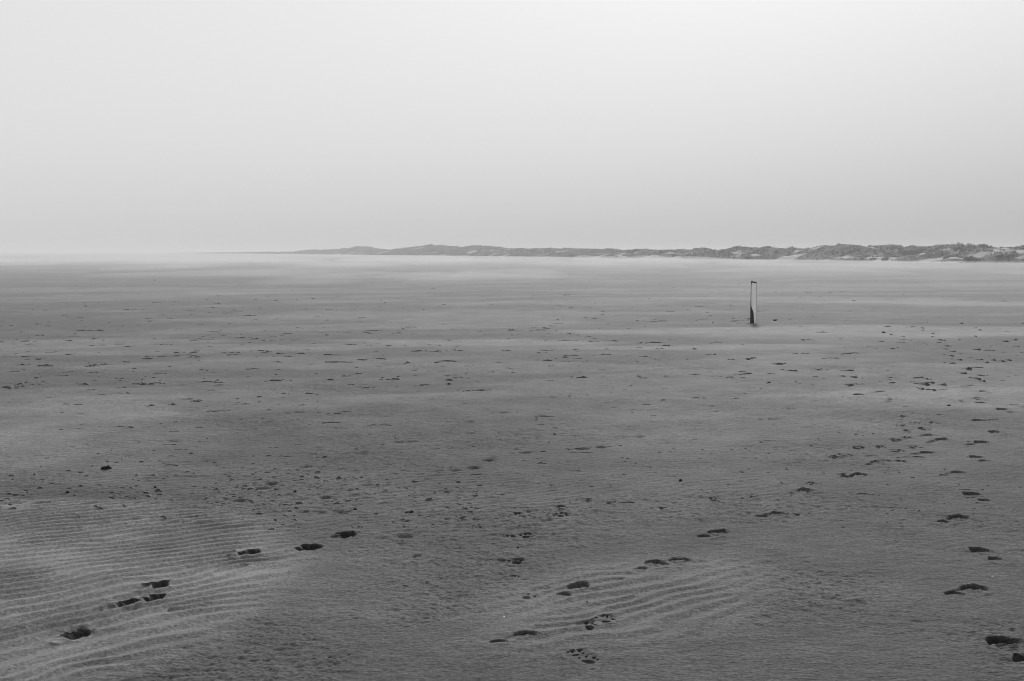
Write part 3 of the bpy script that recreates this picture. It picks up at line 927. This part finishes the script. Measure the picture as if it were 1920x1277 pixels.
# ------------------------------------------------------------------ lumps, pebbles and shell pieces on the sand
def lump(name, u, v, sx, sy, sz, mat, seed, label_, cat, group=None, tip=False):
    x, y = px(u, v)
    bm = bmesh.new()
    bmesh.ops.create_icosphere(bm, subdivisions=3 if tip else 2, radius=1.0)
    rr = np.array([vv_.co[:] for vv_ in bm.verts])
    d = 1 + 0.22 * noise(rr[:, 0] * 1.7 + rr[:, 2] * 1.3 + seed, rr[:, 1] * 1.7 - rr[:, 2] * 1.1, seed) + 0.10 * noise(rr[:, 0] * 4.5, rr[:, 1] * 4.5 + rr[:, 2] * 3, seed + 5)
    for vtx, k in zip(bm.verts, d):
        c = vtx.co * float(k)
        if tip:
            f = max(0.0, 1 - abs(c.x - 0.42) / 0.42)
            c.z = c.z * 0.72 + (0.62 * f if c.z > 0 else 0)
            c.y *= 0.8
        vtx.co = (c.x * sx, c.y * sy, c.z * sz)
    for f in bm.faces:
        f.smooth = True
    me = bpy.data.meshes.new(name)
    bm.to_mesh(me)
    bm.free()
    me.materials.append(mat)
    o = link(name, me, None, (x, y, ground_z(x, y) + sz * 0.45), label=label_, category=cat)
    o.rotation_euler = (0, 0, random.uniform(-.4, .4) if not tip else 0)
    if group:
        o['group'] = group
    return o


lump('debris_lump', 199, 880, 0.038, 0.026, 0.019, M_BLACK, 3, 'black lump of debris with a raised right tip, lying on rippled sand at left', 'debris', tip=True)
PEB = [(291, 912, .012, 'small dark pebble right of and below the black debris lump'), (127, 924, .014, 'dark pebble left of and below the black debris lump'),
       (553, 920, .012, 'dark pebble standing in the belt of sand clods, above the paw trail'), (666, 956, .016, 'pointed dark pebble among sand clods, upper right of the paw trail'),
       (772, 962, .017, 'pointed dark pebble at the right end of the belt of sand clods'), (1040, 813, .014, 'lone dark pebble on smooth sand in the middle of the beach'),
       (842, 720, .030, 'flat dark stone on the flat left of the middle'), (1779, 763, .022, 'dark pebble on the pale drift between the right-hand tracks'),
       (471, 661, .017, 'tiny dark pebble on the pale drift at left'), (1657, 623, .050, 'dark stone on the pale sand right of the marker post'),
       (1276, 901, .016, 'dark pebble on the damp flat above the middle prints'), (619, 1237, .010, 'tiny dark pebble in the foreground right of the rippled sand'),
       (1453, 603, .055, 'dark flat stone close to the right of the marker post'), (290, 526, .07, 'far dark speck of a stone on the misty flat at left'),
       (1101, 1193 - 60, .006, 'tiny dark pebble between the ripples in the middle foreground'), (971, 1028, .009, 'tiny dark pebble between the paw prints in the middle')]
for i, (u, v, s, lab) in enumerate(PEB):
    s *= 0.7
    lump('pebble', u, v, s * 1.15, s, s * (0.9 if v > 800 else 0.6), M_PEBBLE, 40 + i, lab, 'pebble', 'dark pebbles scattered on the beach')
SH = [(1861, 1079, .0045, 'white shell fragment beside the boot trail at right'), (945, 1157, .004, 'white shell fragment left of the ripples in the middle foreground')]
for i, (u, v, s, lab) in enumerate(SH):
    lump('shell_fragment', u, v, s, s * 0.7, s * 0.5, M_SHELL, 80 + i, lab, 'shell', 'white shell fragments on the beach')


# ------------------------------------------------------------------ the air: sea haze over everything, blown sand and mist hugging the flat
def box(name, x0, x1, y0, y1, z0, z1, mat):
    bm = bmesh.new()
    vs = [bm.verts.new(p) for p in ((x0, y0, z0), (x1, y0, z0), (x1, y1, z0), (x0, y1, z0), (x0, y0, z1), (x1, y0, z1), (x1, y1, z1), (x0, y1, z1))]
    for f in ((3, 2, 1, 0), (4, 5, 6, 7), (0, 1, 5, 4), (1, 2, 6, 5), (2, 3, 7, 6), (3, 0, 4, 7)):
        bm.faces.new([vs[i] for i in f])
    bmesh.ops.recalc_face_normals(bm, faces=bm.faces)
    me = bpy.data.meshes.new(name)
    bm.to_mesh(me)
    bm.free()
    me.materials.append(mat)
    return link(name, me, None, kind='stuff')


def sheet_of_mist(name, profile, half_width, mat):
    """closed prism: a side-on profile of (y, z) swept across the beach"""
    bm = bmesh.new()
    a = [bm.verts.new((-half_width, y, z)) for y, z in profile]
    b = [bm.verts.new((half_width, y, z)) for y, z in profile]
    n = len(profile)
    for i in range(n):
        bm.faces.new((a[i], a[(i + 1) % n], b[(i + 1) % n], b[i]))
    bm.faces.new(a)
    bm.faces.new(b)
    bmesh.ops.recalc_face_normals(bm, faces=bm.faces)
    me = bpy.data.meshes.new(name)
    bm.to_mesh(me)
    bm.free()
    me.materials.append(mat)
    return link(name, me, None, kind='stuff')


HAZE, MIST = 0.0014, 0.024
box('haze', -3300, 3300, -3300, 3300, -1.5, 5.2, make_volume('haze', HAZE))
sheet_of_mist('ground_mist', [(14, -1.2), (14, -0.06), (40, 0.16), (75, 0.30), (110, 0.33), (250, 0.33), (3200, 0.40), (3200, -1.2)], 3200, make_volume('ground_mist', MIST, 0.70))
# drifting wisps: flat lenses of thicker mist over the far flat
M_WISP = make_volume('wisp', 0.018, 0.72)
M_PUFF = make_volume('puff', 0.020, 0.74)
rw = random.Random(17)
PUFFS = [(20, 120), (-120, 160), (300, 95), (390, 110), (450, 150), (560, 130), (250, 200), (690, 180), (830, 130), (870, 170), (980, 150), (1130, 170), (1420, 125), (1700, 110)]
WISPS = PUFFS + [(rw.uniform(-200, 1000) if k < 24 else rw.uniform(950, 2000), 52 + 150 * rw.random() ** 1.7) for k in range(32)]
for i, (u, d) in enumerate(WISPS):
    rx, ry, h = d * rw.uniform(0.035, 0.11), d * rw.uniform(0.10, 0.22), d * rw.uniform(0.003, 0.0065)
    if i < len(PUFFS):
        rx, ry, h = d * rw.uniform(0.02, 0.05), d * rw.uniform(0.08, 0.16), rw.uniform(0.55, 1.15)
    bm = bmesh.new()
    bmesh.ops.create_icosphere(bm, subdivisions=4, radius=1.0)
    co = np.array([q.co[:] for q in bm.verts])
    k = 1 + 0.30 * fbm(co[:, 0] * 1.6 + i * 7, co[:, 1] * 1.6, 300 + i, 3)
    for q, f in zip(bm.verts, k):
        q.co = (q.co.x * rx * float(f), q.co.y * ry * float(f), q.co.z * h * float(f) ** 2)
    me = bpy.data.meshes.new('mist_wisp')
    bm.to_mesh(me)
    bm.free()
    me.materials.append(M_PUFF if i < len(PUFFS) else M_WISP)
    link('mist_wisp', me, None, ((u - 960) / F_PX * d, d, 0.0), kind='stuff')
